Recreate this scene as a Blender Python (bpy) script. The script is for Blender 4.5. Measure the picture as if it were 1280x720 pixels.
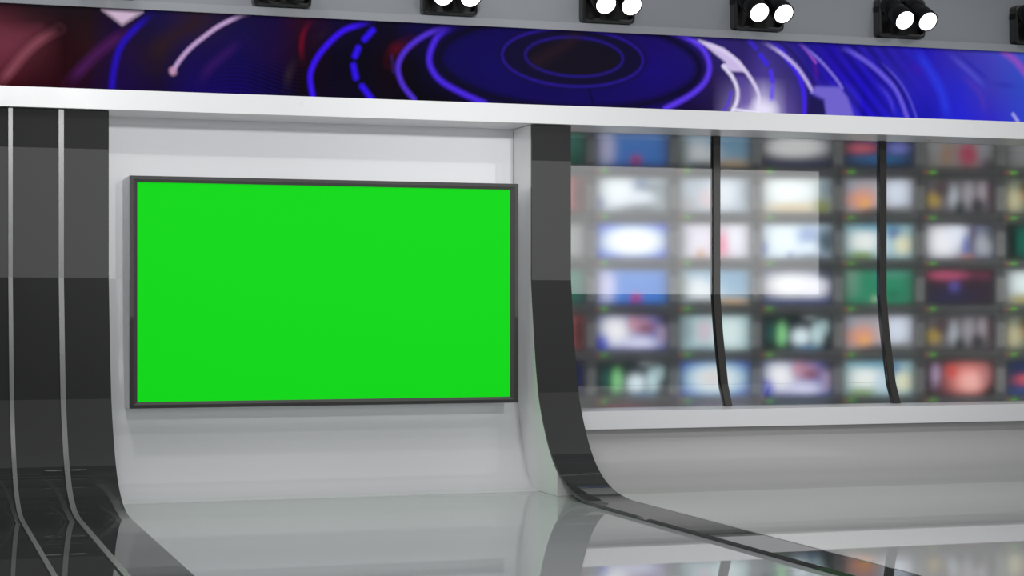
import bpy, bmesh, math
import numpy as np
from mathutils import Vector, Matrix

# light and surface levels
WORLD_STR = 0.11
SOFTBOX = 2.7
SPOTS = [('stage_spot_left', (-2.0, 5.5, 4.0), (3.2, 11.2, 1.9), 50, 20),
         ('fill_spot_low', (0.85, 1.5, 3.65), (2.2, 11.2, 2.7), 31, 1600),
         ('fill_spot_centre', (4.2, 1.5, 3.65), (5.2, 11.2, 2.2), 36, 1000),
         ('stage_spot_high', (0.4, 8.4, 5.2), (2.2, 11.3, 0.8), 80, 90),
         ('fill_spot_right', (6.9, 5.5, 4.5), (6.4, 11.2, 1.2), 46, 330),
         ('fill_spot_floor', (0.0, 6.2, 5.8), (2.2, 7.6, 0.0), 64, 520)]
OVERHEAD = 0.72
STRIP = 1.5
GL_IOR, GL_ROUGH, GL_FR = 1.12, 0.22, 1.85
WALL_IOR = 1.5
FLOOR_A, FLOOR_B, FLOOR_IOR = (0.50, 0.512, 0.53), (0.70, 0.70, 0.70), 1.8
MON_STR = 1.02

for o in list(bpy.data.objects):
    bpy.data.objects.remove(o)
SC = bpy.context.scene
COL = SC.collection
rad = math.radians

# ------------------------------------------------------------------ camera
cam = bpy.data.cameras.new('camera')
cam.lens = 66.29
cam.sensor_width = 36
cam.shift_y = 28 / 1280
cam_ob = bpy.data.objects.new('camera', cam)
cam_ob.location = (0, 0, 1.12)
cam_ob.rotation_euler = (rad(90), 0, rad(-18))
COL.objects.link(cam_ob)
SC.camera = cam_ob

# ------------------------------------------------------------------ world, lights, exposure
SC.view_settings.view_transform = 'Standard'
SC.view_settings.look = 'None'
SC.view_settings.gamma = 1
SC.view_settings.use_curve_mapping = False
SC.view_settings.exposure = 0.0

w = bpy.data.worlds.new('studio_dark')
SC.world = w
w.use_nodes = True
w.node_tree.nodes['Background'].inputs[0].default_value = (0.93, 0.97, 1.0, 1)
w.node_tree.nodes['Background'].inputs[1].default_value = WORLD_STR

def area(name, loc, target, sx, sy, radiance, color=(1, 1, 1)):
    l = bpy.data.lights.new(name, 'AREA')
    l.shape = 'RECTANGLE'
    l.size, l.size_y = sx, sy
    l.energy = radiance * math.pi * sx * sy
    l.color = color
    o = bpy.data.objects.new(name, l)
    o.location = loc
    d = Vector(target) - Vector(loc)
    o.rotation_euler = d.to_track_quat('-Z', 'Y').to_euler()
    COL.objects.link(o)
    return o

# long softbox across the far side of the studio, mirrored in every glossy upright face
area('softbox_far', (5.0, -5.0, 2.22), (5.0, 5.0, 2.22), 19.0, 2.40, SOFTBOX)
# unseen spots before the set; low, centre, right and floor ones are added fill
for n_, p_, t_, ang, pw in SPOTS:
    l = bpy.data.lights.new(n_, 'SPOT')
    l.energy, l.spot_size, l.spot_blend, l.shadow_soft_size = pw, rad(ang), 1.0, 0.25
    o = bpy.data.objects.new(n_, l)
    o.location = p_
    o.rotation_euler = (Vector(t_) - Vector(p_)).to_track_quat('-Z', 'Y').to_euler()
    COL.objects.link(o)
# wide unseen panel added overhead to lift the floor and lower set
area('overhead_fill', (2.6, 6.8, 6.2), (2.6, 6.801, 0.0), 13.0, 7.6, OVERHEAD)
# unseen strip added behind the header to brighten the monitor housings
area('monitor_fill', (6.6, 12.0, 3.1), (6.9, 13.2, 1.2), 4.0, 0.2, STRIP)

# ------------------------------------------------------------------ materials
def s2l(c):
    if isinstance(c, str):
        c = tuple(int(c[i:i + 2], 16) for i in (0, 2, 4))
    return tuple(((v / 255) / 12.92 if v / 255 <= 0.04045 else ((v / 255 + 0.055) / 1.055) ** 2.4) for v in c)

def mat(name, col, rough=0.4, ior=1.5, metallic=0.0, noise=0.0, emis=None, es=0.0):
    m = bpy.data.materials.new(name)
    m.use_nodes = True
    nt = m.node_tree
    b = nt.nodes['Principled BSDF']
    b.inputs['Base Color'].default_value = (*col, 1)
    b.inputs['Roughness'].default_value = rough
    b.inputs['IOR'].default_value = ior
    b.inputs['Metallic'].default_value = metallic
    if emis:
        b.inputs['Emission Color'].default_value = (*emis, 1)
        b.inputs['Emission Strength'].default_value = es
    if noise:
        tc = nt.nodes.new('ShaderNodeTexCoord')
        n = nt.nodes.new('ShaderNodeTexNoise')
        n.inputs['Scale'].default_value = 3.0
        n.inputs['Detail'].default_value = 3.0
        nt.links.new(tc.outputs['Object'], n.inputs['Vector'])
        mr = nt.nodes.new('ShaderNodeMapRange')
        mr.inputs[3].default_value = rough * (1 - noise)
        mr.inputs[4].default_value = rough * (1 + noise)
        nt.links.new(n.outputs['Fac'], mr.inputs[0])
        nt.links.new(mr.outputs[0], b.inputs['Roughness'])
    return m

def mat_attr(name, strength):
    m = bpy.data.materials.new(name)
    m.use_nodes = True
    nt = m.node_tree
    b = nt.nodes['Principled BSDF']
    a = nt.nodes.new('ShaderNodeAttribute')
    a.attribute_name = 'picture'
    nt.links.new(a.outputs['Color'], b.inputs['Emission Color'])
    b.inputs['Emission Strength'].default_value = strength
    b.inputs['Base Color'].default_value = (0.002, 0.002, 0.002, 1)
    b.inputs['Roughness'].default_value = 0.5
    b.inputs['IOR'].default_value = 1.03
    return m

def mat_glass(name):
    m = bpy.data.materials.new(name)
    m.use_nodes = True
    nt = m.node_tree
    nt.nodes.clear()
    out = nt.nodes.new('ShaderNodeOutputMaterial')
    rf = nt.nodes.new('ShaderNodeBsdfRefraction')
    rf.distribution = 'GGX'
    rf.inputs['IOR'].default_value = GL_IOR
    rf.inputs['Roughness'].default_value = GL_ROUGH
    rf.inputs['Color'].default_value = (0.97, 0.98, 0.98, 1)
    gl = nt.nodes.new('ShaderNodeBsdfGlossy')
    gl.inputs['Roughness'].default_value = 0.0
    fr = nt.nodes.new('ShaderNodeFresnel')
    fr.inputs['IOR'].default_value = GL_FR
    # coated outer face only: the inner face just refracts
    geo = nt.nodes.new('ShaderNodeNewGeometry')
    inv = nt.nodes.new('ShaderNodeMath'); inv.operation = 'SUBTRACT'
    inv.inputs[0].default_value = 1.0
    nt.links.new(geo.outputs['Backfacing'], inv.inputs[1])
    mu = nt.nodes.new('ShaderNodeMath'); mu.operation = 'MULTIPLY'
    nt.links.new(inv.outputs[0], mu.inputs[0])
    nt.links.new(fr.outputs[0], mu.inputs[1])
    mx = nt.nodes.new('ShaderNodeMixShader')
    nt.links.new(mu.outputs[0], mx.inputs[0])
    nt.links.new(rf.outputs[0], mx.inputs[1])
    nt.links.new(gl.outputs[0], mx.inputs[2])
    nt.links.new(mx.outputs[0], out.inputs['Surface'])
    return m

M = {
    'white_wall': mat('glossy_white_wall', (0.76, 0.765, 0.78), 0.02, WALL_IOR),
    'white': mat('white_lacquer', (0.78, 0.785, 0.79), 0.3, 1.5, noise=0.2),
    'ledge': mat('white_ledge_lacquer', (0.72, 0.72, 0.735), 0.35, 1.45, noise=0.2),
    'dark': mat('dark_gloss_laminate', (0.040, 0.040, 0.041), 0.0, 1.30),
    'edge': mat('black_edge_strip', (0.012, 0.012, 0.012), 0.3),
    'body': mat('bright_white_side', (0.9, 0.9, 0.9), 0.04, 1.5),
    'strip': mat('satin_grey_metal', (0.24, 0.24, 0.24), 0.28, 1.5, noise=0.2),
    'floor': mat('polished_grey_floor', FLOOR_A, 0.015, FLOOR_IOR),
    'floor2': mat('polished_stage_floor', FLOOR_B, 0.015, 1.42),
    'cove': mat('grey_cove_panel', (0.46, 0.46, 0.455), 0.12, 1.45),
    'upper': mat('grey_upper_wall', (0.20, 0.216, 0.235), 0.5, 1.45, noise=0.2),
    'lip': mat('grey_lip', (0.235, 0.25, 0.27), 0.5, 1.45, noise=0.2),
    'bezel': mat('charcoal_bezel', (0.055, 0.053, 0.055), 0.02, 1.25),
    'bezel2': mat('charcoal_inner_bezel', (0.07, 0.068, 0.066), 0.25, 1.5),
    'cab': mat('pale_grey_cabinet', (0.8, 0.81, 0.83), 0.35, 1.5, noise=0.2),
    'green': mat('chroma_green_panel', (0.003, 0.10, 0.004), 0.6, 1.1, emis=s2l('12d91a'), es=0.88),
    'housing': mat('black_lamp_housing', (0.018, 0.018, 0.018), 0.2, 1.5, noise=0.3),
    'head': mat('black_lamp_head', (0.004, 0.004, 0.005), 0.4, 1.25, noise=0.3),
    'lens': mat('lit_lens', (1, 1, 1), 0.5, 1.5, emis=(1, 0.99, 0.97), es=3.0),
    'mullion': mat('charcoal_mullion', (0.045, 0.044, 0.042), 0.05, 1.33),
    'mon': mat('monitor_housing', (0.2, 0.205, 0.205), 0.5, 1.45, noise=0.2),
    'ctrl': mat('grey_speaker_panel', (0.66, 0.66, 0.64), 0.6, 1.45, noise=0.2),
    'led_g': mat('green_indicator', (0.05, 0.3, 0.02), 0.5, 1.45, emis=(0.12, 0.5, 0.03), es=1.2),
    'led_r': mat('red_indicator', (0.3, 0.03, 0.02), 0.5, 1.45, emis=(0.5, 0.08, 0.05), es=0.8),
    'rack': mat('dark_rack', (0.03, 0.03, 0.032), 0.5, noise=0.2),
    'picture': mat_attr('lit_monitor_picture', MON_STR),
    'banner': mat_attr('lit_banner_picture', 1.0),
    'glass': mat_glass('coated_diffusing_glass'),
}

# ------------------------------------------------------------------ helpers
def link(name, bm, m, parent=None, smooth=False):
    me = bpy.data.meshes.new(name)
    bmesh.ops.recalc_face_normals(bm, faces=bm.faces)
    bm.to_mesh(me)
    bm.free()
    me.materials.append(m)
    if smooth:
        for p in me.polygons:
            p.use_smooth = True
    o = bpy.data.objects.new(name, me)
    COL.objects.link(o)
    if parent:
        o.parent = parent
    return o

def tag(o, label, cat, group=None):
    o['label'] = label
    o['category'] = cat
    if group:
        o['group'] = group
    return o

def struct(o):
    o['kind'] = 'structure'
    return o

def thing(name, loc, label, cat, group=None, rz=0):
    o = bpy.data.objects.new(name, None)
    o.empty_display_size = 0.1
    o.location = loc
    o.rotation_euler = (0, 0, rz)
    COL.objects.link(o)
    return tag(o, label, cat, group)

def box(bm, x0, x1, y0, y1, z0, z1, bev=0.0):
    r = bmesh.ops.create_cube(bm, size=1)
    for v in r['verts']:
        v.co = Vector(((x0 + x1) / 2 + v.co.x * (x1 - x0), (y0 + y1) / 2 + v.co.y * (y1 - y0), (z0 + z1) / 2 + v.co.z * (z1 - z0)))
    if bev:
        es = {e for v in r['verts'] for e in v.link_edges}
        bmesh.ops.bevel(bm, geom=list(es), offset=bev, segments=2, affect='EDGES')
    return bm

def prism_x(x0, x1, poly):
    """closed solid: polygon of (y, z) points swept along x"""
    bm = bmesh.new()
    a = [bm.verts.new((x0, y, z)) for y, z in poly]
    b = [bm.verts.new((x1, y, z)) for y, z in poly]
    bm.faces.new(a)
    bm.faces.new(b[::-1])
    n = len(poly)
    for i in range(n):
        bm.faces.new((a[i], b[i], b[(i + 1) % n], a[(i + 1) % n]))
    return bm

def refine(prof):
    """round off the low part of a profile (the upper facets stay as built)"""
    out = []
    for i in range(len(prof) - 1):
        p1, p2 = Vector(prof[i]), Vector(prof[i + 1])
        out.append(tuple(p1))
        if 0.0 <= p2.y < 0.5 and p1.y < 0.62 and (p1 - p2).length < 0.4 and i > 0 and i + 2 < len(prof):
            p0, p3 = Vector(prof[i - 1]), Vector(prof[i + 2])
            if (p0 - p1).length > 0.6:
                p0 = p1 + (p0 - p1).normalized() * 0.2
            if (p3 - p2).length > 0.6:
                p3 = p2 + (p3 - p2).normalized() * 0.2
            for t in (0.25, 0.5, 0.75):
                q = 0.5 * (2 * p1 + (p2 - p0) * t + (2 * p0 - 5 * p1 + 4 * p2 - p3) * t * t + (3 * p1 - p0 - 3 * p2 + p3) * t ** 3)
                out.append((q.x, max(q.y, min(p1.y, p2.y))))
    out.append(tuple(prof[-1]))
    return out

def curved(o):
    me = o.data
    for p in me.polygons:
        p.use_smooth = True
    me.set_sharp_from_angle(angle=rad(5))
    return o

def sheet_x(x0, x1, prof, t, zmin=-9, zmax=9):
    """front profile given top to floor; thickness t measured along the local normal"""
    prof = refine(prof)
    n = len(prof)
    back = []
    for i in range(n):
        p0 = Vector(prof[max(i - 1, 0)]); p1 = Vector(prof[min(i + 1, n - 1)])
        d = (p1 - p0).normalized()
        nrm = Vector((-d.y, d.x))          # away from the viewer / into the floor
        if nrm.x < 0 and abs(nrm.x) > abs(nrm.y):
            nrm = -nrm
        if nrm.y > 0 and abs(nrm.y) >= abs(nrm.x):
            nrm = -nrm
        back.append((prof[i][0] + nrm.x * t, min(zmax, max(zmin, prof[i][1] + nrm.y * t))))
    return prism_x(x0, x1, list(prof) + back[::-1])

def rings(bm, loops, cap0=True, cap1=True):
    vs = [[bm.verts.new(p) for p in l] for l in loops]
    for a, b in zip(vs[:-1], vs[1:]):
        n = len(a)
        for i in range(n):
            bm.faces.new((a[i], a[(i + 1) % n], b[(i + 1) % n], b[i]))
    if cap0:
        bm.faces.new(vs[0][::-1])
    if cap1:
        bm.faces.new(vs[-1])

def rrect(wd, ht, r, y, n=4, cx=0, cz=0):
    pts = []
    for (sx, sz, a0) in ((1, 1, 0), (-1, 1, 90), (-1, -1, 180), (1, -1, 270)):
        for k in range(n + 1):
            a = rad(a0 + 90 * k / n)
            pts.append((cx + sx * (wd / 2 - r) + r * math.cos(a), y, cz + sz * (ht / 2 - r) + r * math.sin(a)))
    return pts

def paint(me, cols):
    at = me.color_attributes.new('picture', 'FLOAT_COLOR', 'POINT')
    c = np.ones((len(me.vertices), 4), dtype=np.float32)
    c[:, :3] = cols
    at.data.foreach_set('color', c.ravel())

def grid_mesh(name, wd, ht, nx, nz):
    """upright grid in the xz plane facing -y, origin at its lower left corner"""
    xs = np.linspace(0, wd, nx); zs = np.linspace(0, ht, nz)
    X, Z = np.meshgrid(xs, zs)
    co = np.stack([X.ravel(), np.zeros(X.size), Z.ravel()], 1)
    idx = np.arange(nx * nz).reshape(nz, nx)
    f = np.stack([idx[:-1, :-1], idx[:-1, 1:], idx[1:, 1:], idx[1:, :-1]], -1).reshape(-1, 4)
    me = bpy.data.meshes.new(name)
    me.from_pydata(co.tolist(), [], f.tolist())
    return me, X.ravel(), Z.ravel()

def lin(a):
    a = np.asarray(a, dtype=float) / 255
    return np.where(a <= 0.04045, a / 12.92, ((a + 0.055) / 1.055) ** 2.4)

def hx(h):
    return np.array([int(h[i:i + 2], 16) for i in (0, 2, 4)], dtype=float)

# ================================================================== SETTING
BEAM_Z0, BEAM_Z1 = 2.288, 2.405
# sweep of the dark pieces: upright face, big soft curve, then flat on the floor
SWEEP = [(11.20, BEAM_Z0 - 0.003), (11.20, 1.31), (11.146, 0.985), (11.105, 0.775), (11.060, 0.61), (10.985, 0.46),
         (10.93, 0.378), (10.87, 0.30), (10.79, 0.22), (10.70, 0.155), (10.60, 0.105), (10.48, 0.066), (10.34, 0.038), (10.18, 0.024),
         (10.0, 0.02), (9.5, 0.02), (0.5, 0.02)]
WALL_PROF = [(11.58, 4.2), (11.58, 1.31), (11.545, 0.93), (11.515, 0.72), (11.475, 0.52), (11.43, 0.36), (11.365, 0.22),
             (11.31, 0.12), (11.24, 0.05), (11.16, 0.014), (11.06, 0.0)]
COVE = [(11.20, 0.3705), (11.17, 0.30), (11.12, 0.21), (11.05, 0.14), (10.95, 0.085), (10.82, 0.048), (10.68, 0.03), (10.50, 0.022)]

bm = box(bmesh.new(), -4.0, 12.0, -6.0, 13.9, -0.10, 0.0)
struct(link('floor', bm, M['floor']))
bm = box(bmesh.new(), 4.0305, 12.0, 0.5, 10.50, 0.0005, 0.022)
struct(link('floor', bm, M['floor2']))
bm = sheet_x(4.0305, 12.0, COVE, 0.02)
curved(struct(link('wall_lower', bm, M['cove'])))
# white wall with its own curve at the foot, between the dark pieces
bm = sheet_x(1.1655, 3.7705, WALL_PROF, 0.04)
curved(struct(link('wall_back', bm, M['white_wall'])))
bm = sheet_x(-4.0, 0.333, SWEEP, 0.018)
curved(struct(link('wall_left', bm, M['dark'])))
# upper wall behind the lamps and lip over the banner
bm = box(bmesh.new(), -4.0, 12.0, 11.205, 11.26, 2.86, 5.2)
struct(link('wall_upper', bm, M['upper']))
bm = box(bmesh.new(), -4.0, 12.0, 11.150, 11.204, 2.879, 2.929, 0.002)
struct(link('trim_1', bm, M['lip']))

# ================================================================== HEADER
bm = box(bmesh.new(), -4.0, 12.0, 11.150, 11.62, BEAM_Z0, BEAM_Z1, 0.0015)
tag(link('header_beam', bm, M['white']), 'long glossy white header beam running under the glowing blue banner', 'beam')

# ================================================================== DARK SWEEPS
def sweep_piece(name, x0, x1, label, cat, group=None, body=True):
    t = thing(name, ((x0 + x1) / 2, 11.2, 0), label, cat, group)
    off = Matrix.Translation(-Vector(t.location))
    bm = sheet_x(x0, x1, SWEEP, 0.018)
    bm.transform(off)
    curved(link('dark_facing', bm, M['dark'], t))
    if body:
        core = [(y + 0.024, z) for y, z in SWEEP if z > 0.13]
        poly = core + [(core[-1][0], 0.001), (11.575, 0.001), (11.575, BEAM_Z0 - 0.004)]
        bm = prism_x(x0 + 0.002, x1 - 0.002, poly)
        bm.transform(off)
        o = link('side_body', bm, M['body'], t)
        o['label'] = 'white painted side of the dark upright'
    return t

panels = [
    (0.3355, 0.5945, 'dark grey glossy curved panel cut off by the left photo edge'),
    (0.6205, 0.8765, 'dark grey glossy curved panel between the two pale metal strips'),
    (0.9075, 1.1635, 'dark grey glossy curved panel right of the strips, beside the white wall'),
]
for x0, x1, lab in panels:
    sweep_piece('curved_panel', x0, x1, lab, 'wall panel', 'dark curved panels on the left')

sweep_piece('curved_pillar', 3.769, 4.030, 'dark grey glossy band curving from header onto floor between television and glass', 'pillar')

STRIP_PROF = [(y - 0.010 if z > 0.05 else y, z + (0.009 if z < 0.3 else 0.0)) for y, z in SWEEP]
for x0, x1, lab in ((0.5955, 0.6195, 'thin pale metal strip nearest the left photo edge, running down onto floor'),
                    (0.8775, 0.9065, 'thin pale metal strip second from left, running down onto floor')):
    bm = sheet_x(x0, x1, STRIP_PROF, 0.022)
    tag(curved(link('metal_strip', bm, M['strip'])), lab, 'trim strip', 'pale strips between the dark panels')

# ================================================================== TELEVISION
TX0, TX1, TZ0, TZ1, TY = 1.283, 3.681, 0.544, 1.911, 11.20
tv = thing('television', ((TX0 + TX1) / 2, 11.5, TZ0), 'large wall-mounted television with plain bright green screen and charcoal frame', 'television')
off = Matrix.Translation(-Vector(tv.location))
cx, cz = (TX0 + TX1) / 2, (TZ0 + TZ1) / 2
W_, H_ = TX1 - TX0, TZ1 - TZ0
def rect(wd, ht, y):
    return [(cx + wd / 2, y, cz + ht / 2), (cx - wd / 2, y, cz + ht / 2), (cx - wd / 2, y, cz - ht / 2), (cx + wd / 2, y, cz - ht / 2)]
bm = bmesh.new()
rings(bm, [rect(W_ - 0.002, H_ - 0.002, 11.525), rect(W_ - 0.002, H_ - 0.002, TY + 0.035)])
bm.transform(off)
o = link('cabinet', bm, M['cab'], tv); o['label'] = 'pale grey deep box behind the frame'
bm = bmesh.new()
rings(bm, [rect(W_, H_, TY + 0.0345), rect(W_, H_, TY), rect(W_ - 0.046, H_ - 0.040, TY), rect(W_ - 0.046, H_ - 0.040, TY + 0.012)], False, False)
bm.transform(off)
link('frame', bm, M['bezel'], tv)
bm = bmesh.new()
rings(bm, [rect(W_ - 0.046, H_ - 0.040, TY + 0.002), rect(W_ - 0.094, H_ - 0.074, TY + 0.016), rect(W_ - 0.094, H_ - 0.074, TY + 0.033)], False, False)
bm.transform(off)
link('inner_frame', bm, M['bezel2'], tv)
bm = box(bmesh.new(), cx - W_ / 2 + 0.044, cx + W_ / 2 - 0.044, TY + 0.026, TY + 0.0345, cz - H_ / 2 + 0.034, cz + H_ / 2 - 0.034)
bm.transform(off)
o = link('screen', bm, M['green'], tv); o['label'] = 'plain bright green screen'
bm = bmesh.new()
box(bm, cx - 0.5, cx + 0.5, 11.525, 11.5795, 1.33, 1.65, 0.003)
box(bm, cx - 0.5, cx + 0.5, 11.525, 11.545, 0.95, 1.30, 0.003)
bm.transform(off)
link('wall_bracket', bm, M['edge'], tv)

# ================================================================== LED BANNER
RIBBON_BASE = [
    (0.547, "2e141a", "6b2f3e", "3c0a14"),
    (0.725, "1c1218", "4c1f2a", "2a0610"),
    (0.904, "1a1118", "24090f", "24050e"),
    (1.040, "1c1116", "260f14", "1d0520"),
    (1.222, "140a2a", "1c0a3a", "180640"),
    (1.453, "150f45", "1f1420", "15072e"),
    (1.640, "2a1a2a", "180d45", "130558"),
    (1.924, "15103a", "120a4a", "120560"),
    (2.140, "170a38", "1c0838", "0e0548"),
    (2.286, "2a0a20", "1a0618", "12081a"),
    (2.506, "120a30", "0a0518", "0c0520"),
    (2.704, "0c0824", "080614", "0c0618"),
    (2.854, "0d0a20", "140410", "0a0512"),
    (3.005, "120a40", "0a0718", "06050c"),
    (3.209, "10083a", "0e0a40", "0a0510"),
    (3.519, "0f0a3c", "110a58", "100548"),
    (3.939, "120e38", "120e48", "120a50"),
    (4.261, "1a1040", "170e50", "130a60"),
    (4.588, "1c0e60", "1e0c80", "180b60"),
    (4.809, "241a70", "1e1070", "150c30"),
    (4.977, "2a1f70", "251a50", "1e1440"),
    (5.203, "2a2060", "33256e", "9080c0"),
    (5.345, "322878", "4a3a90", "d8d0f5"),
    (5.517, "2a1f80", "3a2f70", "5a4a98"),
    (5.662, "201890", "281f88", "2a2060"),
    (5.837, "2010a0", "2412b0", "5a50c8"),
    (6.073, "2a1fa0", "1f10c0", "2010c8"),
    (6.311, "2a1fa8", "2a20a8", "201cc0"),
    (6.552, "2318b0", "2820b8", "1a18a8"),
    (6.797, "3a30a0", "2828c0", "2424d0"),
    (7.044, "4040b8", "3c38b0", "3028c0"),
    (7.294, "3c50c0", "3048c0", "3040c8"),
]
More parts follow.
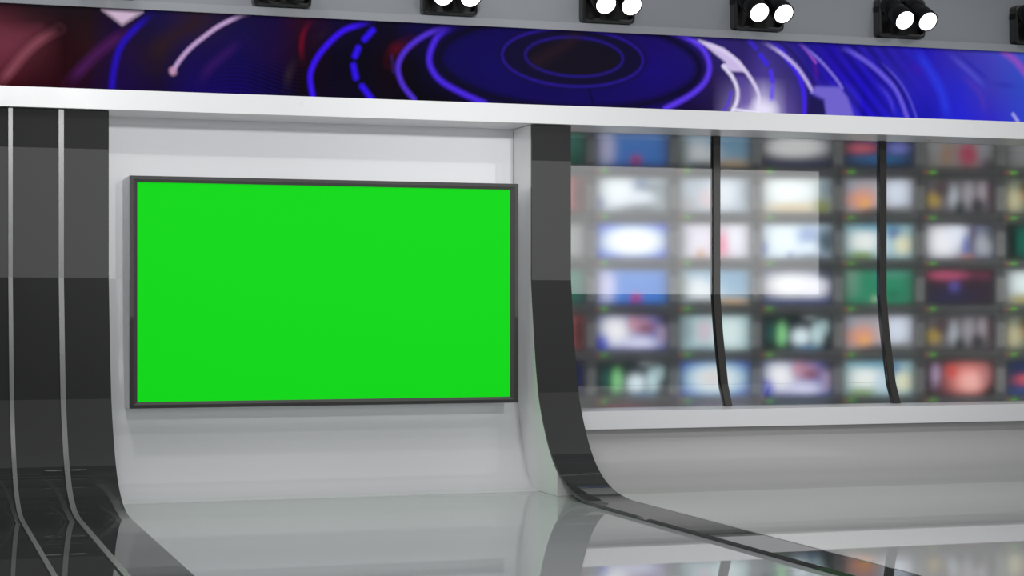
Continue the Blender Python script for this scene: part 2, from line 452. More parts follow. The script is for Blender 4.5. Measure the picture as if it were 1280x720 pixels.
RIBBON_ART = [
    ("F", [(0.547,0.324),(0.769,0.343),(0.725,0.277),(0.547,0.123)], 0.0416, "6e3242", 0.60),
    ("T", [(0.881,0.339),(0.769,0.27),(0.68,0.183),(0.591,0.07),(0.525,-0.006)], 0.0364, "8a4a58", 0.90),
    ("F", [(1.122,0.462),(1.351,0.459),(1.236,0.379)], 0.0156, "c8b0c8", 1.00),
    ("T", [(1.291,0.358),(1.222,0.313),(1.085,0.2),(0.926,0.023)], 0.0416, "4c1a58", 0.90),
    ("U", [(1.407,0.453),(1.291,0.34),(1.222,0.243),(1.19,0.125),(1.176,0.018)], 0.0286, "2410b8", 0.90),
    ("T", [(1.782,0.447),(1.593,0.363),(1.477,0.278),(1.407,0.158)], 0.0676, "2c1a20", 0.90),
    ("U", [(1.982,0.481),(1.924,0.463),(1.805,0.401),(1.711,0.33),(1.631,0.261),(1.57,0.188),(1.528,0.12)], 0.0208, "bc9ccc", 1.00),
    ("S", [(1.528,0.125),(1.53,0.116)], 0.0312, "c08fb0", 1.00),
    ("T", [(1.948,0.332),(1.853,0.247),(1.744,0.147),(1.687,0.051)], 0.0364, "341460", 0.80),
    ("T", [(2.359,0.465),(2.31,0.386),(2.295,0.289),(2.305,0.203)], 0.0208, "700a24", 0.90),
    ("T", [(2.271,0.24),(2.223,0.143),(2.203,0.027)], 0.0312, "2e2028", 0.90),
    ("T", [(2.457,0.402),(2.383,0.351)], 0.0260, "3c2c40", 0.80),
    ("U", [(2.734,0.469),(2.655,0.445),(2.555,0.407),(2.457,0.32),(2.383,0.221),(2.349,0.123),(2.364,0.004)], 0.0260, "3a14f0", 1.00),
    ("S", [(2.734,0.415),(2.684,0.359)], 0.0286, "3214f0", 1.00),
    ("S", [(2.645,0.304),(2.625,0.255)], 0.0286, "3214f0", 1.00),
    ("S", [(2.615,0.197),(2.63,0.125)], 0.0286, "3214f0", 1.00),
    ("S", [(2.669,0.073),(2.729,-0.003)], 0.0286, "3214f0", 1.00),
    ("T", [(2.98,0.358),(2.879,0.305),(2.844,0.225)], 0.0468, "701020", 0.60),
    ("S", [(2.854,0.265),(2.864,0.168)], 0.0156, "302060", 0.60),
    ("U", [(3.219,0.462),(3.082,0.411),(2.955,0.318),(2.894,0.208),(2.92,0.097),(2.995,0.006)], 0.0260, "5030d0", 1.00),
    ("F", [(4.943,0.284),(4.931,0.234),(4.894,0.186),(4.833,0.14),(4.751,0.099),(4.65,0.062),(4.532,0.032),(4.401,0.008),(4.26,-0.009),(4.114,-0.017),(3.966,-0.018),(3.821,-0.012),(3.681,0.003),(3.55,0.024),(3.431,0.052),(3.328,0.085),(3.243,0.124),(3.177,0.166),(3.132,0.211),(3.11,0.258),(3.11,0.305),(3.132,0.352),(3.177,0.397),(3.243,0.439),(3.328,0.478),(3.431,0.512),(3.55,0.54),(3.681,0.561),(3.821,0.576),(3.966,0.583),(4.114,0.583),(4.26,0.574),(4.401,0.558),(4.532,0.535),(4.65,0.504),(4.751,0.468),(4.833,0.427),(4.894,0.381),(4.931,0.333),(4.943,0.284)], 0.0520, "140c58", 0.50),
    ("S", [(4.893,0.268),(4.881,0.221),(4.846,0.176),(4.789,0.132),(4.711,0.093),(4.615,0.058),(4.504,0.029),(4.38,0.006),(4.247,-0.009),(4.108,-0.018),(3.968,-0.019),(3.83,-0.012),(3.697,0.001),(3.573,0.022),(3.461,0.048),(3.363,0.08),(3.282,0.117),(3.219,0.157),(3.177,0.2),(3.156,0.244),(3.156,0.289),(3.177,0.334),(3.219,0.377),(3.282,0.417),(3.363,0.453),(3.461,0.486),(3.573,0.512),(3.697,0.533),(3.83,0.547),(3.968,0.553),(4.108,0.553),(4.247,0.544),(4.38,0.529),(4.504,0.507),(4.615,0.478),(4.711,0.443),(4.789,0.404),(4.846,0.361),(4.881,0.315),(4.893,0.268)], 0.0468, "0c0918", 0.85),
    ("U", [(3.24,0.458),(3.148,0.4),(3.097,0.299),(3.097,0.216),(3.158,0.13),(3.286,0.061),(3.446,-0.003)], 0.0286, "4a28e0", 1.00),
    ("U", [(4.424,0.513),(4.643,0.503),(4.793,0.469),(4.91,0.402),(4.96,0.301),(4.938,0.197),(4.837,0.101),(4.654,0.003)], 0.0286, "5a38e8", 1.00),
    ("F", [(4.522,0.304),(4.516,0.273),(4.496,0.243),(4.465,0.214),(4.421,0.188),(4.368,0.165),(4.306,0.146),(4.236,0.13),(4.162,0.12),(4.084,0.114),(4.005,0.113),(3.927,0.117),(3.851,0.125),(3.78,0.139),(3.716,0.156),(3.66,0.177),(3.614,0.202),(3.578,0.229),(3.553,0.257),(3.541,0.287),(3.541,0.318),(3.553,0.348),(3.578,0.377),(3.614,0.404),(3.66,0.428),(3.716,0.45),(3.78,0.467),(3.851,0.481),(3.927,0.49),(4.005,0.494),(4.084,0.493),(4.162,0.488),(4.236,0.477),(4.306,0.462),(4.368,0.443),(4.421,0.42),(4.465,0.394),(4.496,0.366),(4.516,0.335),(4.522,0.304)], 0.0260, "120e30", 1.00),
    ("S", [(4.5,0.304),(4.494,0.275),(4.476,0.246),(4.445,0.219),(4.404,0.194),(4.353,0.172),(4.293,0.154),(4.227,0.139),(4.156,0.129),(4.081,0.124),(4.006,0.123),(3.931,0.126),(3.859,0.135),(3.791,0.147),(3.73,0.164),(3.676,0.184),(3.631,0.207),(3.597,0.232),(3.574,0.26),(3.562,0.288),(3.562,0.317),(3.574,0.345),(3.597,0.373),(3.631,0.398),(3.676,0.422),(3.73,0.442),(3.791,0.459),(3.859,0.472),(3.931,0.48),(4.006,0.484),(4.081,0.483),(4.156,0.478),(4.227,0.468),(4.293,0.454),(4.353,0.436),(4.404,0.414),(4.445,0.389),(4.476,0.362),(4.494,0.334),(4.5,0.304)], 0.0135, "281890", 0.90),
    ("F", [(4.348,0.304),(4.344,0.286),(4.332,0.268),(4.312,0.25),(4.285,0.234),(4.251,0.22),(4.212,0.209),(4.169,0.199),(4.122,0.193),(4.073,0.189),(4.023,0.188),(3.973,0.191),(3.926,0.196),(3.881,0.204),(3.84,0.214),(3.805,0.227),(3.775,0.242),(3.752,0.258),(3.737,0.276),(3.729,0.294),(3.729,0.313),(3.737,0.331),(3.752,0.348),(3.775,0.365),(3.805,0.38),(3.84,0.393),(3.881,0.403),(3.926,0.411),(3.973,0.417),(4.023,0.419),(4.073,0.419),(4.122,0.415),(4.169,0.409),(4.212,0.4),(4.251,0.388),(4.285,0.374),(4.312,0.359),(4.332,0.341),(4.344,0.323),(4.348,0.304)], 0.0208, "15111e", 0.95),
    ("S", [(4.364,0.31),(4.36,0.29),(4.347,0.27),(4.326,0.252),(4.298,0.235),(4.262,0.22),(4.221,0.207),(4.175,0.197),(4.126,0.19),(4.075,0.187),(4.022,0.186),(3.97,0.188),(3.92,0.194),(3.873,0.202),(3.83,0.214),(3.793,0.227),(3.762,0.243),(3.738,0.26),(3.721,0.279),(3.713,0.298),(3.713,0.318),(3.721,0.338),(3.738,0.356),(3.762,0.374),(3.793,0.39),(3.83,0.403),(3.873,0.415),(3.92,0.424),(3.97,0.429),(4.022,0.432),(4.075,0.431),(4.126,0.428),(4.175,0.421),(4.221,0.411),(4.262,0.399),(4.298,0.384),(4.326,0.367),(4.347,0.349),(4.36,0.329),(4.364,0.31)], 0.0135, "251880", 0.90),
    ("S", [(4.046,0.44),(3.939,0.36),(3.78,0.263)], 0.0624, "2a1a24", 0.50),
    ("S", [(4.137,0.106),(4.164,0.007)], 0.0130, "0c0830", 0.90),
    ("F", [(4.887,0.452),(5.061,0.408),(5.174,0.33),(5.225,0.26),(5.118,0.261),(5.05,0.294),(5.078,0.316),(5.005,0.365)], 0.0104, "c8b8e4", 1.00),
    ("U", [(4.865,0.451),(5.005,0.411),(5.118,0.354),(5.203,0.28),(5.277,0.184),(5.311,0.107),(5.305,0.003)], 0.0208, "d6cbee", 1.00),
    ("S", [(5.061,0.29),(5.118,0.23),(5.157,0.154),(5.157,0.076),(5.123,0.003)], 0.0218, "e0d8f4", 1.00),
    ("S", [(5.112,0.126),(5.095,0.058),(5.061,0.0)], 0.0182, "5038d8", 0.80),
    ("S", [(5.129,0.013),(5.317,-0.002)], 0.0156, "e8e4f8", 1.00),
    ("F", [(5.146,0.231),(5.214,0.234),(5.26,0.131),(5.265,0.043),(5.18,0.041),(5.18,0.144)], 0.0208, "58489c", 0.60),
    ("S", [(5.248,0.458),(5.288,0.418)], 0.0260, "3c28d0", 0.80),
    ("S", [(5.322,0.373),(5.368,0.317)], 0.0260, "3c28e0", 1.00),
    ("S", [(5.397,0.272),(5.408,0.205)], 0.0260, "4a34e8", 1.00),
    ("S", [(5.408,0.173),(5.402,0.09)], 0.0260, "6a58e8", 1.00),
    ("S", [(5.317,0.03),(5.385,0.021)], 0.0832, "f0ecff", 0.70),
    ("U", [(5.385,0.459),(5.46,0.425),(5.517,0.35),(5.592,0.259),(5.633,0.145),(5.639,-0.012)], 0.0260, "4024f0", 0.90),
    ("U", [(5.345,0.457),(5.46,0.399),(5.575,0.315),(5.65,0.224),(5.697,0.152)], 0.0208, "b8a8e4", 1.00),
    ("U", [(5.374,0.474),(5.517,0.428),(5.662,0.277),(5.72,0.195)], 0.0156, "1c1450", 0.60),
    ("F", [(5.674,0.131),(5.778,0.092),(5.802,-0.002),(5.662,-0.006)], 0.0156, "1e1850", 1.00),
    ("F", [(5.72,0.185),(5.896,0.186),(5.954,0.119),(6.002,-0.006),(5.802,-0.012),(5.784,0.103),(5.685,0.141)], 0.0130, "6f62cc", 1.00),
    ("T", [(5.691,0.372),(5.72,0.3),(5.726,0.211)], 0.0208, "701090", 0.70),
    ("U", [(5.592,0.468),(5.662,0.408),(5.72,0.342)], 0.0156, "a050c0", 0.80),
    ("U", [(5.604,0.463),(5.749,0.359),(5.866,0.243),(5.913,0.181)], 0.0182, "7868d8", 1.00),
    ("U", [(5.896,0.444),(5.972,0.426),(6.102,0.358),(6.221,0.272),(6.323,0.17),(6.401,-0.004)], 0.0260, "6a5ae0", 0.90),
    ("T", [(6.162,0.233),(6.263,0.13),(6.311,-0.007)], 0.0208, "4a40e0", 0.80),
    ("T", [(6.144,0.381),(6.281,0.269),(6.371,0.145),(6.437,0.008)], 0.0156, "1a1670", 0.90),
    ("U", [(6.192,0.372),(6.323,0.26),(6.413,0.135),(6.474,-0.012)], 0.0156, "5048c8", 0.90),
    ("T", [(6.431,0.457),(6.492,0.416),(6.583,0.302),(6.662,0.171),(6.711,-0.016)], 0.0468, "2c3ce8", 0.80),
    ("T", [(6.407,0.359),(6.54,0.301)], 0.0364, "5018a8", 0.70),
    ("T", [(6.705,0.447),(6.889,0.314),(7.007,0.21)], 0.0260, "5450c8", 0.80),
    ("T", [(6.766,0.46),(6.951,0.327),(7.044,0.255)], 0.0156, "2828a0", 0.80),
    ("T", [(6.797,0.31),(6.951,0.187),(6.994,0.031)], 0.0312, "4c34b4", 0.80),
    ("T", [(7.013,0.254),(7.263,0.241)], 0.0260, "2828a8", 0.60),
    ("S", [(7.137,0.476),(7.244,0.404),(7.357,0.278)], 0.0416, "8a4cbc", 0.90),
    ("S", [(7.212,0.049),(7.25,0.001)], 0.0208, "a0a0e8", 0.90),
]
def soft(d, wd, edge):
    return np.clip(1 - (d - wd + edge) / (2 * edge), 0, 1) ** 1.0

def seg_dist(X, Z, pts):
    d = np.full(X.shape, 1e9)
    for (ax, az), (bx, bz) in zip(pts[:-1], pts[1:]):
        dx, dz = bx - ax, bz - az
        L2 = dx * dx + dz * dz + 1e-12
        t = np.clip(((X - ax) * dx + (Z - az) * dz) / L2, 0, 1)
        d = np.minimum(d, np.hypot(X - ax - t * dx, Z - az - t * dz))
    return d

def inside(X, Z, pts):
    r = np.zeros(X.shape, bool)
    n = len(pts)
    for i in range(n):
        x0, z0 = pts[i]; x1, z1 = pts[(i + 1) % n]
        c = (z0 > Z) != (z1 > Z)
        if z1 != z0:
            r ^= c & (X < (x1 - x0) * (Z - z0) / (z1 - z0) + x0)
    return r

def smooth_line(p):
    if len(p) < 3:
        return p
    out = []
    q = [p[0]] + list(p) + [p[-1]]
    for i in range(1, len(q) - 2):
        p0, p1, p2, p3 = (np.array(q[k]) for k in (i - 1, i, i + 1, i + 2))
        for t in np.linspace(0, 1, 5)[:-1]:
            out.append(tuple(0.5 * (2 * p1 + (p2 - p0) * t + (2 * p0 - 5 * p1 + 4 * p2 - p3) * t * t + (3 * p1 - p0 - 3 * p2 + p3) * t ** 3)))
    out.append(p[-1])
    return out

BX0, BX1, BH = 0.0, 7.9, 0.474
me, X, Z = grid_mesh('display', BX1 - BX0, BH, 1400, 84)
X = X + BX0
bx = np.array([r[0] for r in RIBBON_BASE])
rows = [lin(np.array([hx(r[k]) for r in RIBBON_BASE])) for k in (1, 2, 3)]
tt = 1 - Z / BH
C = np.zeros((X.size, 3))
for ch in range(3):
    top, mid, bot = (np.interp(X, bx, r[:, ch]) for r in rows)
    C[:, ch] = np.where(tt < 0.5, top + (mid - top) * np.clip(tt * 2, 0, 1), mid + (bot - mid) * np.clip(tt * 2 - 1, 0, 1))
# fine wavy mesh pattern on two stretches of the artwork
wv = 0.5 + 0.5 * np.sin(260 * (Z + 0.03 * np.sin(9 * X)) + 14 * X)
m1 = np.exp(-((X - 2.15) / 0.35) ** 2) * np.clip((tt - 0.45) * 3, 0, 1)
C *= (1 - 0.65 * m1 * wv)[:, None]
st = 0.5 + 0.5 * np.sin(58 * (X - 0.9 * (BH - Z) + 0.0))
m2 = np.exp(-((X - 6.05) / 0.30) ** 2) * 0.45
C *= (1 - m2 * st)[:, None]
for kind, pts, wd, col, al in RIBBON_ART:
    c = lin(hx(col))
    if kind == 'T':                      # streak that fades at its two ends
        L_ = smooth_line(pts)
        d = seg_dist(X, Z, L_)
        e0_ = np.hypot(X - L_[0][0], Z - L_[0][1]); e1_ = np.hypot(X - L_[-1][0], Z - L_[-1][1])
        a = al * soft(d, wd * 0.5, max(0.010, wd * 0.7)) * np.clip(e0_ / 0.12, 0, 1) * np.clip(e1_ / 0.10, 0, 1)
    elif kind == 'S':
        d = seg_dist(X, Z, smooth_line(pts))
        a = al * soft(d, wd * 0.55, max(0.0085, wd * 0.48))
    elif kind == 'U':                    # arc that fades in at its upper end
        L_ = smooth_line(pts)
        e0_ = np.hypot(X - L_[0][0], Z - L_[0][1])
        a = al * soft(seg_dist(X, Z, L_), wd * 0.55, max(0.0085, wd * 0.48)) * np.clip(e0_ / 0.13, 0, 1)
    else:
        d = seg_dist(X, Z, list(pts) + [pts[0]])
        d = np.where(inside(X, Z, pts), -d, d)
        a = al * soft(d, 0, wd)
    C = C * (1 - a[:, None]) + c[None, :] * a[:, None]
# the picture fades to dark at its upper rim
C *= np.clip(0.35 + (BH - Z) / 0.025 * 0.65, 0, 1)[:, None]
paint(me, C)
me.materials.append(M['banner'])
ban = thing('led_banner', (BX0, 11.155, BEAM_Z1 + 0.0005), 'long glowing banner screen with blue and red futuristic rings along the header', 'screen')
o = bpy.data.objects.new('display', me); COL.objects.link(o); o.parent = ban
bm = box(bmesh.new(), 0.0, BX1 - BX0, 0.004, 0.05, 0.0, BH - 0.0005)
link('back_case', bm, M['edge'], ban)

# ================================================================== SPOTLIGHTS
FW, FH, FD = 0.352, 0.262, 0.085
def fixture():
    t = thing('twin_spotlight', (0, 11.205, 2.935), 'x', 'spotlight')
    bm = bmesh.new()
    cz_ = FH / 2
    rings(bm, [rrect(FW, FH, 0.03, -0.0005, cz=cz_), rrect(FW, FH, 0.03, -FD + 0.02, cz=cz_), rrect(FW - 0.008, FH - 0.008, 0.028, -FD + 0.008, cz=cz_),
               rrect(FW - 0.026, FH - 0.026, 0.024, -FD, cz=cz_), rrect(FW - 0.044, FH - 0.046, 0.02, -FD + 0.004, cz=cz_), rrect(FW - 0.05, FH - 0.052, 0.018, -0.012, cz=cz_)])
    link('housing', bm, M['housing'], t)
    axis = Vector((0.02, -0.84, -0.545)).normalized()
    q = axis.to_track_quat('Z', 'Y')
    for k, lx in enumerate((FW / 2 - 0.281, FW / 2 - 0.111)):
        c = Vector((lx, 10.91 - 11.205, 3.012 - 2.935))
        bm = bmesh.new()
        prof = [(0.035, -0.27), (0.052, -0.262), (0.062, -0.24), (0.066, -0.2), (0.066, -0.135), (0.062, -0.13), (0.062, -0.122), (0.067, -0.118), (0.071, -0.06), (0.071, -0.002), (0.069, 0.001), (0.0640, 0.001), (0.0632, -0.006)]
        N = 32
        lo = [[(r * math.cos(2 * math.pi * i / N), r * math.sin(2 * math.pi * i / N), z) for i in range(N)] for r, z in prof]
        rings(bm, lo, True, True)
        bm.transform(Matrix.Translation(c) @ q.to_matrix().to_4x4())
        h = link('lamp_head', bm, M['head'], t, True)
        bm = bmesh.new()
        lo = [[(r * math.cos(2 * math.pi * i / N), r * math.sin(2 * math.pi * i / N), z) for i in range(N)] for r, z in ((0.0625, -0.0045), (0.0622, -0.0015), (0.04, 0.0005))]
        rings(bm, lo, True, True)
        bm.transform(Matrix.Translation(c) @ q.to_matrix().to_4x4())
        l = link('lens', bm, M['lens'], h)
        l['label'] = 'glowing white round lens'
        # swivel fork holding the head inside the housing
        b0 = c - axis * 0.20
        for s_ in (-1, 1):
            bm = bmesh.new()
            box(bm, b0.x + s_ * 0.0705 - 0.003, b0.x + s_ * 0.0705 + 0.003, -0.07, -0.0125, b0.z - 0.018, b0.z + 0.018, 0.001)
            link('swivel_bracket', bm, M['head'], t)
    return t

def copy_tree(o, parent=None):
    c = o.copy(); COL.objects.link(c)
    if parent:
        c.parent = parent
    for ch in [x for x in bpy.data.objects if x.parent == o]:
        copy_tree(ch, c)
    return c

FIX = ['black twin spotlight at the top left corner, only its bottom edge in view',
       'black twin spotlight above the left part of the green television, lenses cut off',
       'black twin spotlight above the right part of the green television',
       'black twin spotlight above the dark curved pillar and its blue rings',
       'black twin spotlight over the white arcs of the banner, fourth lamp from right edge counted inward',
       'black twin spotlight second from the right edge, both lenses fully visible',
       'black twin spotlight cut off by the right photo edge']
FIX[4] = 'black twin spotlight above the bright white arcs of the blue banner'
f0 = fixture()
for k in range(7):
    o = f0 if k == 0 else copy_tree(f0)
    o.location.x = 1.311 + 1.0425 * k - FW / 2
    tag(o, FIX[k], 'spotlight', 'twin spotlights above the banner')

# ================================================================== LEDGE, MULLIONS, GLASS
bm = box(bmesh.new(), 4.034, 12.0, 11.080, 11.50, 0.372, 0.486, 0.0015)
tag(link('ledge', bm, M['ledge']), 'long white ledge under the glass wall on the right', 'ledge')

GP = [(11.58, BEAM_Z0 - 0.001), (11.58, 1.227), (11.560, 1.10), (11.540, 0.985), (11.520, 0.896), (11.487, 0.76), (11.455, 0.63), (11.387, 0.488)]
for xc, lab in ((5.200, 'thin dark bar between glass panes, nearest the dark curved pillar'),
                (6.450, 'thin dark bar between glass panes, near the right photo edge'),
                ):
    bm = sheet_x(xc - 0.025, xc + 0.025, [(y - 0.012, z) for y, z in GP], 0.05, 0.4875)
    tag(link('mullion', bm, M['mullion']), lab, 'glazing bar', 'dark bars between the glass panes')
panes = [(4.034, 5.173, 'tall glass pane between the dark curved pillar and the first dark bar'),
         (5.227, 6.423, 'tall glass pane between the two thin dark bars'),
         (6.477, 7.70, 'tall glass pane right of the last dark bar, at the photo edge')]
for x0, x1, lab in panes:
    bm = sheet_x(x0, x1, GP, 0.008, 0.4875)
    tag(link('glass_pane', bm, M['glass']), lab, 'glass', 'curved glass panes in front of the monitors')

# ================================================================== MONITOR WALL
P = dict(
    teal=('3f7a6a', [(.3, .3, .3, .3, '6aa090', .7), (.9, .85, .2, .25, '1f4a40', .6)]),
    bluesky=('4f86d8', [(.12, .45, .13, .6, 'd4d2f4', 1), (.55, .85, .07, .16, 'd01858', 1), (.6, .0, .4, .3, '6f98dc', .6), (.6, 1.0, .4, .15, '2a5cc0', .6)]),
    seashore=('8fb4cc', [(.3, .6, .25, .35, 'f0f2f4', .9), (.75, .2, .3, .4, '7aa4c4', .8), (.75, .95, .3, .16, 'd8b080', .9), (.3, 1.0, .25, .14, '303430', .9), (.05, .6, .08, .5, 'a0a498', .7)]),
    ellipse=('3c4258', [(.5, .42, .42, .26, 'ffffff', 1), (.4, .45, .3, .2, 'ffffff', 1), (.5, .95, .5, .12, '2c3060', .8)]),
    redstreak=('283050', [(.25, .45, .22, .14, 'e07080', 1), (.78, .45, .16, .16, '8890e8', 1), (.5, .75, .4, .14, '3878b0', .9), (.5, .1, .25, .15, '4860b0', .7)]),
    redfig=('9c9896', [(.62, .6, .14, .34, 'c04c68', 1), (.3, .6, .08, .3, 'b08868', .8), (.1, .4, .12, .3, 'a8aaac', .8), (.85, .4, .1, .4, 'a4a8b0', .8), (.9, .9, .1, .2, '585060', .8)]),
    snow=('aab4bc', [(.3, .4, .26, .45, 'f0f8fc', 1), (.05, .75, .06, .2, '5060b0', .7), (.62, .2, .1, .2, '6c84a8', .9), (.8, .35, .2, .15, '707c88', .8), (.6, .55, .2, .14, 'e4ecf4', .9), (.6, .9, .3, .12, '687078', .9), (.92, .5, .1, .3, '8c9ca0', .7)]),
    pale=('b4c0cc', [(.6, .4, .2, .5, 'e4ecf4', .9), (.4, .6, .12, .25, 'dcc0c4', .8), (.1, .8, .12, .2, 'a89c98', .6), (.95, .4, .08, .4, '98a8b0', .7)]),
    aqua=('b8d8dc', [(.7, .5, .2, .45, 'e4f4f4', .9), (.35, .45, .1, .3, 'd8b8c8', .8), (.1, .4, .1, .5, '8898a0', .7), (.35, .95, .2, .1, '8090a0', .6)]),
    bread=('c8d0d0', [(.35, .35, .35, .4, 'f8ffff', 1), (.45, .85, .4, .14, 'e0c898', .9), (.85, .8, .12, .25, '7a8430', .9), (.9, .3, .12, .3, '6c8494', .8)]),
    peach=('a8a4ac', [(.25, .6, .2, .28, 'e89c80', .9), (.3, .72, .08, .14, 'f0b060', .9), (.78, .4, .2, .4, 'dce4f4', 1), (.55, .95, .3, .12, '484848', .9), (.1, .2, .1, .2, 'a0a8b4', .7), (.85, .9, .12, .12, '707870', .7)]),
    crowd=('605c60', [(.12, .6, .1, .2, 'b89c48', .9), (.4, .5, .07, .3, 'b0b8c0', .9), (.62, .45, .08, .35, 'a09ca4', .9), (.82, .4, .06, .3, 'b0a4ac', .8), (.75, .75, .08, .2, '24262a', .9), (.5, .85, .06, .2, '24302c', .9), (.25, .3, .1, .25, '48383c', .9), (.95, .4, .06, .5, '50363e', .8)]),
    forest=('7c8474', [(.1, .6, .12, .3, 'd8d0a8', .9), (.35, .4, .1, .3, 'e09850', .9), (.3, .2, .1, .2, '302c28', .8), (.6, .5, .3, .5, '283a30', .8)]),
    glow=('2848e8', [(.5, .5, .41, .38, 'b0ecfc', 1), (.52, .52, .37, .32, 'ffffff', 1), (.5, .5, .3, .3, 'ffffff', 1)]),
    glow2=('2030b8', [(.5, .5, .43, .42, '90dcf4', 1), (.5, .5, .34, .34, 'eef0ee', 1), (.45, .5, .12, .2, 'e4dcdc', 1)]),
    pinkwhite=('d8d4e0', [(.58, .6, .13, .35, 'e87898', 1), (.8, .4, .12, .5, 'f0f0fc', 1), (.3, .5, .15, .5, 'e8e4f0', 1), (.3, .9, .06, .18, 'd8a070', .9), (.05, .5, .06, .5, 'a0b0b8', .7)]),
    iceblue=('d0e4f8', [(.3, .45, .25, .45, 'f0fcff', 1), (.03, .7, .05, .2, '3060c8', .9), (.4, .9, .05, .1, '5070b0', .8), (.65, .35, .14, .25, '7c9cd0', .9), (.9, .5, .12, .4, '24404c', .9), (.65, .65, .1, .12, 'e4f0f8', .9), (.7, .95, .2, .1, '606c78', .8)]),
    garden=('a0c4cc', [(.3, .5, .22, .3, 'f4f8f4', 1), (.25, .9, .2, .12, '80a048', .9), (.7, .25, .1, .2, '4868a0', .9), (.85, .6, .12, .25, 'f0ecc8', 1), (.55, .6, .1, .3, 'c8dcec', .8), (.4, .1, .3, .12, '58a4c0', .7)]),
    whitewedge=('70748c', [(.25, .5, .26, .5, 'fbfaff', 1), (.45, .3, .15, .3, 'f0f4ff', 1), (.58, .6, .06, .3, '5468b8', .8), (.68, .45, .05, .4, '40284c', .9), (.85, .6, .13, .3, 'b4b8c0', .9), (.6, .95, .1, .1, 'c88878', .8), (.95, .2, .08, .3, '50585c', .7)]),
    darkteal=('0c1c1c', [(.3, .5, .2, .5, '1c6a58', .9), (.1, .5, .05, .5, '040606', .9)]),
    whitebright=('505c88', [(.42, .45, .4, .32, 'ffffff', 1), (.75, .5, .18, .25, 'f4f4ff', 1), (.5, .95, .5, .1, '30407c', .9), (.9, .1, .12, .16, '3c4450', .9)]),
    greenfield=('358a68', [(.1, .3, .14, .4, '88a898', .9), (.5, .4, .35, .4, '2f8a66', .9), (.7, .1, .25, .14, '5c9c8c', .7), (.45, .85, .05, .1, 'a8c8a0', .9), (.7, .7, .1, .1, '246850', .8)]),
    purple=('382c38', [(.3, .15, .3, .14, 'c05878', .9), (.42, .5, .07, .16, '5c58a8', .9), (.3, .8, .4, .2, '30304c', .8), (.85, .15, .12, .15, '78384c', .7)]),
    creamwhite=('b4bcc0', [(.3, .4, .25, .35, 'ecf8f8', 1), (.25, .85, .2, .15, 'b0a040', .8), (.8, .5, .2, .5, '20241c', .9)]),
    redpink=('c06868', [(.3, .4, .3, .3, 'f09c9c', .9), (.9, .5, .1, .6, '181414', .9), (.5, 1.0, .5, .1, '201414', .9)]),
    face=('5868b0', [(.25, .45, .22, .42, 'fcfcff', 1), (.06, .8, .1, .25, '2038d8', .9), (.62, .3, .16, .25, 'b88898', .9), (.7, .4, .1, .12, '80485c', .9), (.5, .2, .06, .2, 'd090a0', .8), (.6, .8, .24, .18, 'e4e4ff', 1), (.92, .5, .08, .3, 'c4a8c0', .8), (.95, .1, .1, .2, '282830', .9), (.5, 1.0, .5, .07, '3840a8', .8)]),
    checkmark=('0c1a24', [(.28, .55, .07, .3, '8cd890', 1), (.55, .62, .12, .22, 'e8f8ff', 1), (.78, .55, .08, .3, 'c8e4e8', 1), (.88, .35, .07, .2, 'b0ccd0', .9), (.68, .05, .09, .1, '90989c', .9), (.65, .92, .16, .07, '5c98cc', .7), (.12, .5, .08, .25, '1c5450', .9)]),
    navy=('10183c', [(.5, .5, .3, .2, '2834a0', .8)]),
    redglobe=('402834', [(.62, .5, .28, .46, 'e88880', 1), (.66, .6, .16, .26, 'f8b8b0', 1), (.38, .3, .08, .2, 'd05048', .9), (.15, .4, .06, .3, 'b4a0c0', .9), (.85, .4, .08, .3, 'c08080', .7), (.95, .9, .1, .2, '141414', .9)]),
    navyred=('243458', [(.4, .55, .25, .14, 'e06068', 1), (.4, .9, .5, .15, '28508c', .9)]),
    crimson=('84203c', [(.35, .3, .3, .5, 'c03c5c', .8), (.8, .4, .2, .5, '40141c', .8)]),
    lilac=('a8a0d8', [(.5, .3, .3, .5, 'd8ccf0', .8), (.1, .3, .1, .5, '4048a0', .8)]),
    skyblue=('88b8e8', [(.4, .3, .3, .4, 'c0e0f8', .8)]),
    brightgrey=('949494', [(.5, .5, .4, .4, 'a0a2a4', .8)]),
)
DESC = dict(teal='hazy teal field', bluesky='blue sky with a red figure', seashore='pale sky over a tan shore', ellipse='white oval on dark blue',
            redstreak='red and violet streaks on navy', redfig='red figure in a grey scene', snow='snowy white and grey scene', pale='pale blue-white haze', aqua='aqua-white haze with pink centre',
            bread='white glow above a tan edge', peach='peach shapes and white haze', crowd='grey crowd of dim figures', forest='cream and orange shapes on green', glow='bright white oval with blue rim',
            glow2='pale oval with deep blue rim', pinkwhite='pink blob on white', iceblue='ice blue and white shapes', garden='white and cream shapes over green', whitewedge='white wedge with dark diagonal',
            darkteal='black and dark teal scene', whitebright='blazing white wide oval', greenfield='green playing field', purple='dark purple scene with red top', creamwhite='cream-white blob on dark',
            redpink='pinkish red scene', face='white disc and mauve shapes', checkmark='green bar and white tick shape', navy='dark navy scene', redglobe='large pinkish red globe', navyred='red shape on navy blue',
            crimson='dark crimson scene', lilac='pale lilac haze', skyblue='pale sky blue haze', brightgrey='plain dim grey')
ROWS = [
    ['teal', 'bluesky', 'seashore', 'ellipse', 'redstreak', 'redfig', 'brightgrey'],
    ['redpink', 'snow', 'pale', 'bread', 'peach', 'crowd', 'forest'],
    ['brightgrey', 'glow', 'pinkwhite', 'iceblue', 'garden', 'whitewedge', 'darkteal'],
    ['teal', 'bluesky', 'seashore', 'whitebright', 'greenfield', 'purple', 'creamwhite'],
    ['redpink', 'face', 'aqua', 'checkmark', 'peach', 'crowd', 'forest'],
    ['navy', 'checkmark', 'glow2', 'face', 'garden', 'redglobe', 'navyred'],
    ['brightgrey', 'crimson', 'lilac', 'skyblue', 'navy', 'seashore', 'teal'],
]
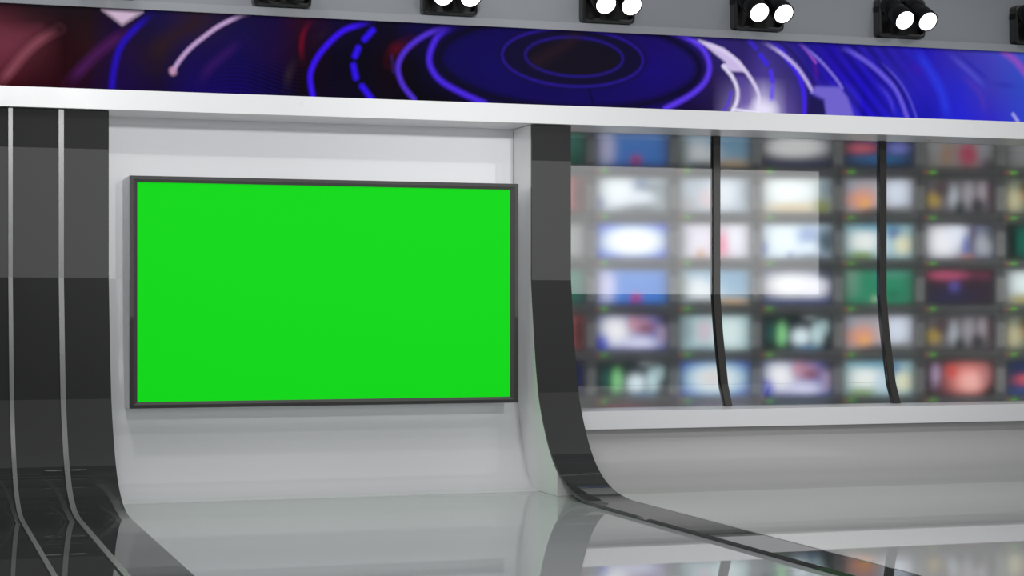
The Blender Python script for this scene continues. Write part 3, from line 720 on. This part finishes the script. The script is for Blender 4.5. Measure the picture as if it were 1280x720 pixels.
ROWN = ['top row', 'second row from top', 'third row from top', 'fourth row from top', 'fifth row from top', 'sixth row from top', 'lowest row at ledge']
COLN = ['first column beside pillar', 'second column', 'third column', 'fourth column', 'fifth column', 'sixth column', 'last column']

MC_W, MC_H = 0.645, 0.3555           # pitch of the grid of monitors
SW, SH = 0.560, 0.278                # picture size
WA = rad(-14)
P0 = Vector((14.5 * math.sin(rad(18)), 14.5 * math.cos(rad(18)), 0))
E = Vector((math.cos(WA), math.sin(WA), 0))
ZB = 1.114 - 3 * MC_H                # foot of the lowest row

def monitor_proto():
    t = thing('monitor', (0, 0, 0), 'x', 'monitor')
    bm = bmesh.new()
    wd, ht = MC_W - 0.004, MC_H - 0.003
    c = ht / 2
    sc = c + 0.012
    rings(bm, [rrect(wd * 0.72, ht * 0.7, 0.03, 0.36, cz=c), rrect(wd * 0.80, ht * 0.85, 0.03, 0.22, cz=c), rrect(wd, ht, 0.012, 0.10, cz=c), rrect(wd, ht, 0.012, 0.008, cz=c), rrect(wd - 0.012, ht - 0.012, 0.010, 0.0, cz=c),
               rrect(SW + 0.016, SH + 0.016, 0.03, 0.0, cz=sc), rrect(SW + 0.004, SH + 0.004, 0.028, 0.012, cz=sc)])
    link('housing', bm, M['mon'], t)
    for sx in (-1, 1):
        bm = box(bmesh.new(), sx * (wd / 2 - 0.016) - 0.013, sx * (wd / 2 - 0.016) + 0.013, -0.006, 0.001, c - 0.10, c + 0.09, 0.003)
        link('speaker_panel', bm, M['ctrl'], t)
    bm = box(bmesh.new(), -0.245, -0.195, -0.006, 0.001, 0.010, 0.024, 0.002)
    o = link('indicator_light', bm, M['led_g'], t); o['label'] = 'green indicator light'
    bm = box(bmesh.new(), -0.285, -0.255, -0.006, 0.001, 0.010, 0.022, 0.002)
    o = link('indicator_light', bm, M['led_r'], t); o['label'] = 'red indicator light'
    return t

def picture_mesh(key, gain):
    base, blobs = P[key]
    nx, nz = 34, 18
    me, X, Z = grid_mesh('picture', SW, SH, nx, nz)
    s = X / SW; t = 1 - Z / SH
    C = np.repeat(lin(hx(base))[None, :], X.size, 0)
    for (bs, bt, rs, rt, col, al) in blobs:
        q = ((s - bs) / rs) ** 2 + ((t - bt) / rt) ** 2
        a = al * np.exp(-0.7 * q ** 1.5)
        C = C * (1 - a[:, None]) + lin(hx(col))[None, :] * a[:, None]
    # the picture darkens towards a round-cornered rim
    rim = 1 - np.clip((((2 * s - 1) / 1.0) ** 8 + ((2 * t - 1) / 1.0) ** 8) ** 0.5, 0, 1) ** 1.5
    C = C * (0.25 + 0.75 * rim)[:, None] * gain + (1 - rim)[:, None] * 0.02
    paint(me, C)
    me.materials.append(M['picture'])
    return me

PIC = {}
m0 = monitor_proto()
first = True
for r in range(7):
    for cidx in range(7):
        key = ROWS[r][cidx]
        o = m0 if first else copy_tree(m0)
        first = False
        tpos = 0.6123 + (cidx - 0.5) * MC_W
        z = ZB + (6 - r) * MC_H
        o.location = P0 + E * tpos + Vector((0, 0, z))
        o.rotation_euler = (0, 0, WA)
        tag(o, 'monitor showing %s, %s, %s' % (DESC[key], ROWN[r], COLN[cidx]), 'monitor', 'monitors stacked behind the glass')
        o['_k'] = key
mons = [o for o in bpy.data.objects if o.parent is None and '_k' in o.keys()]
for o in mons:
    key = o['_k']
    del o['_k']
    gain = 0.55 if o.location.z > 2.1 else 1.0       # top row pictures darkened to stand in for shading there
    if (key, gain) not in PIC:
        PIC[(key, gain)] = picture_mesh(key, gain)
    p = bpy.data.objects.new('picture', PIC[(key, gain)])
    p.location = (-SW / 2, 0.0105, (MC_H - 0.003) / 2 + 0.012 - SH / 2)
    COL.objects.link(p)
    p.parent = o
    p['label'] = 'blurred lit picture'

# shelf under the stack and dark back of the bay
e0, e1 = 0.6123 - 1.2 * MC_W, 0.6123 + 6.2 * MC_W
def bay_box(a, b, y0, y1, z0, z1):
    bm = box(bmesh.new(), a, b, y0, y1, z0, z1)
    bm.transform(Matrix.Translation(P0) @ Matrix.Rotation(WA, 4, 'Z'))
    return bm
tag(link('monitor_stand', bay_box(e0, e1, 0.0, 0.40, 0.001, ZB - 0.001), M['rack']), 'low black stand under the stack of monitors behind the glass', 'stand')
struct(link('wall_bay', bay_box(e0 - 2.0, e1 + 0.6, 0.42, 0.46, 0.001, 3.3), M['rack']))
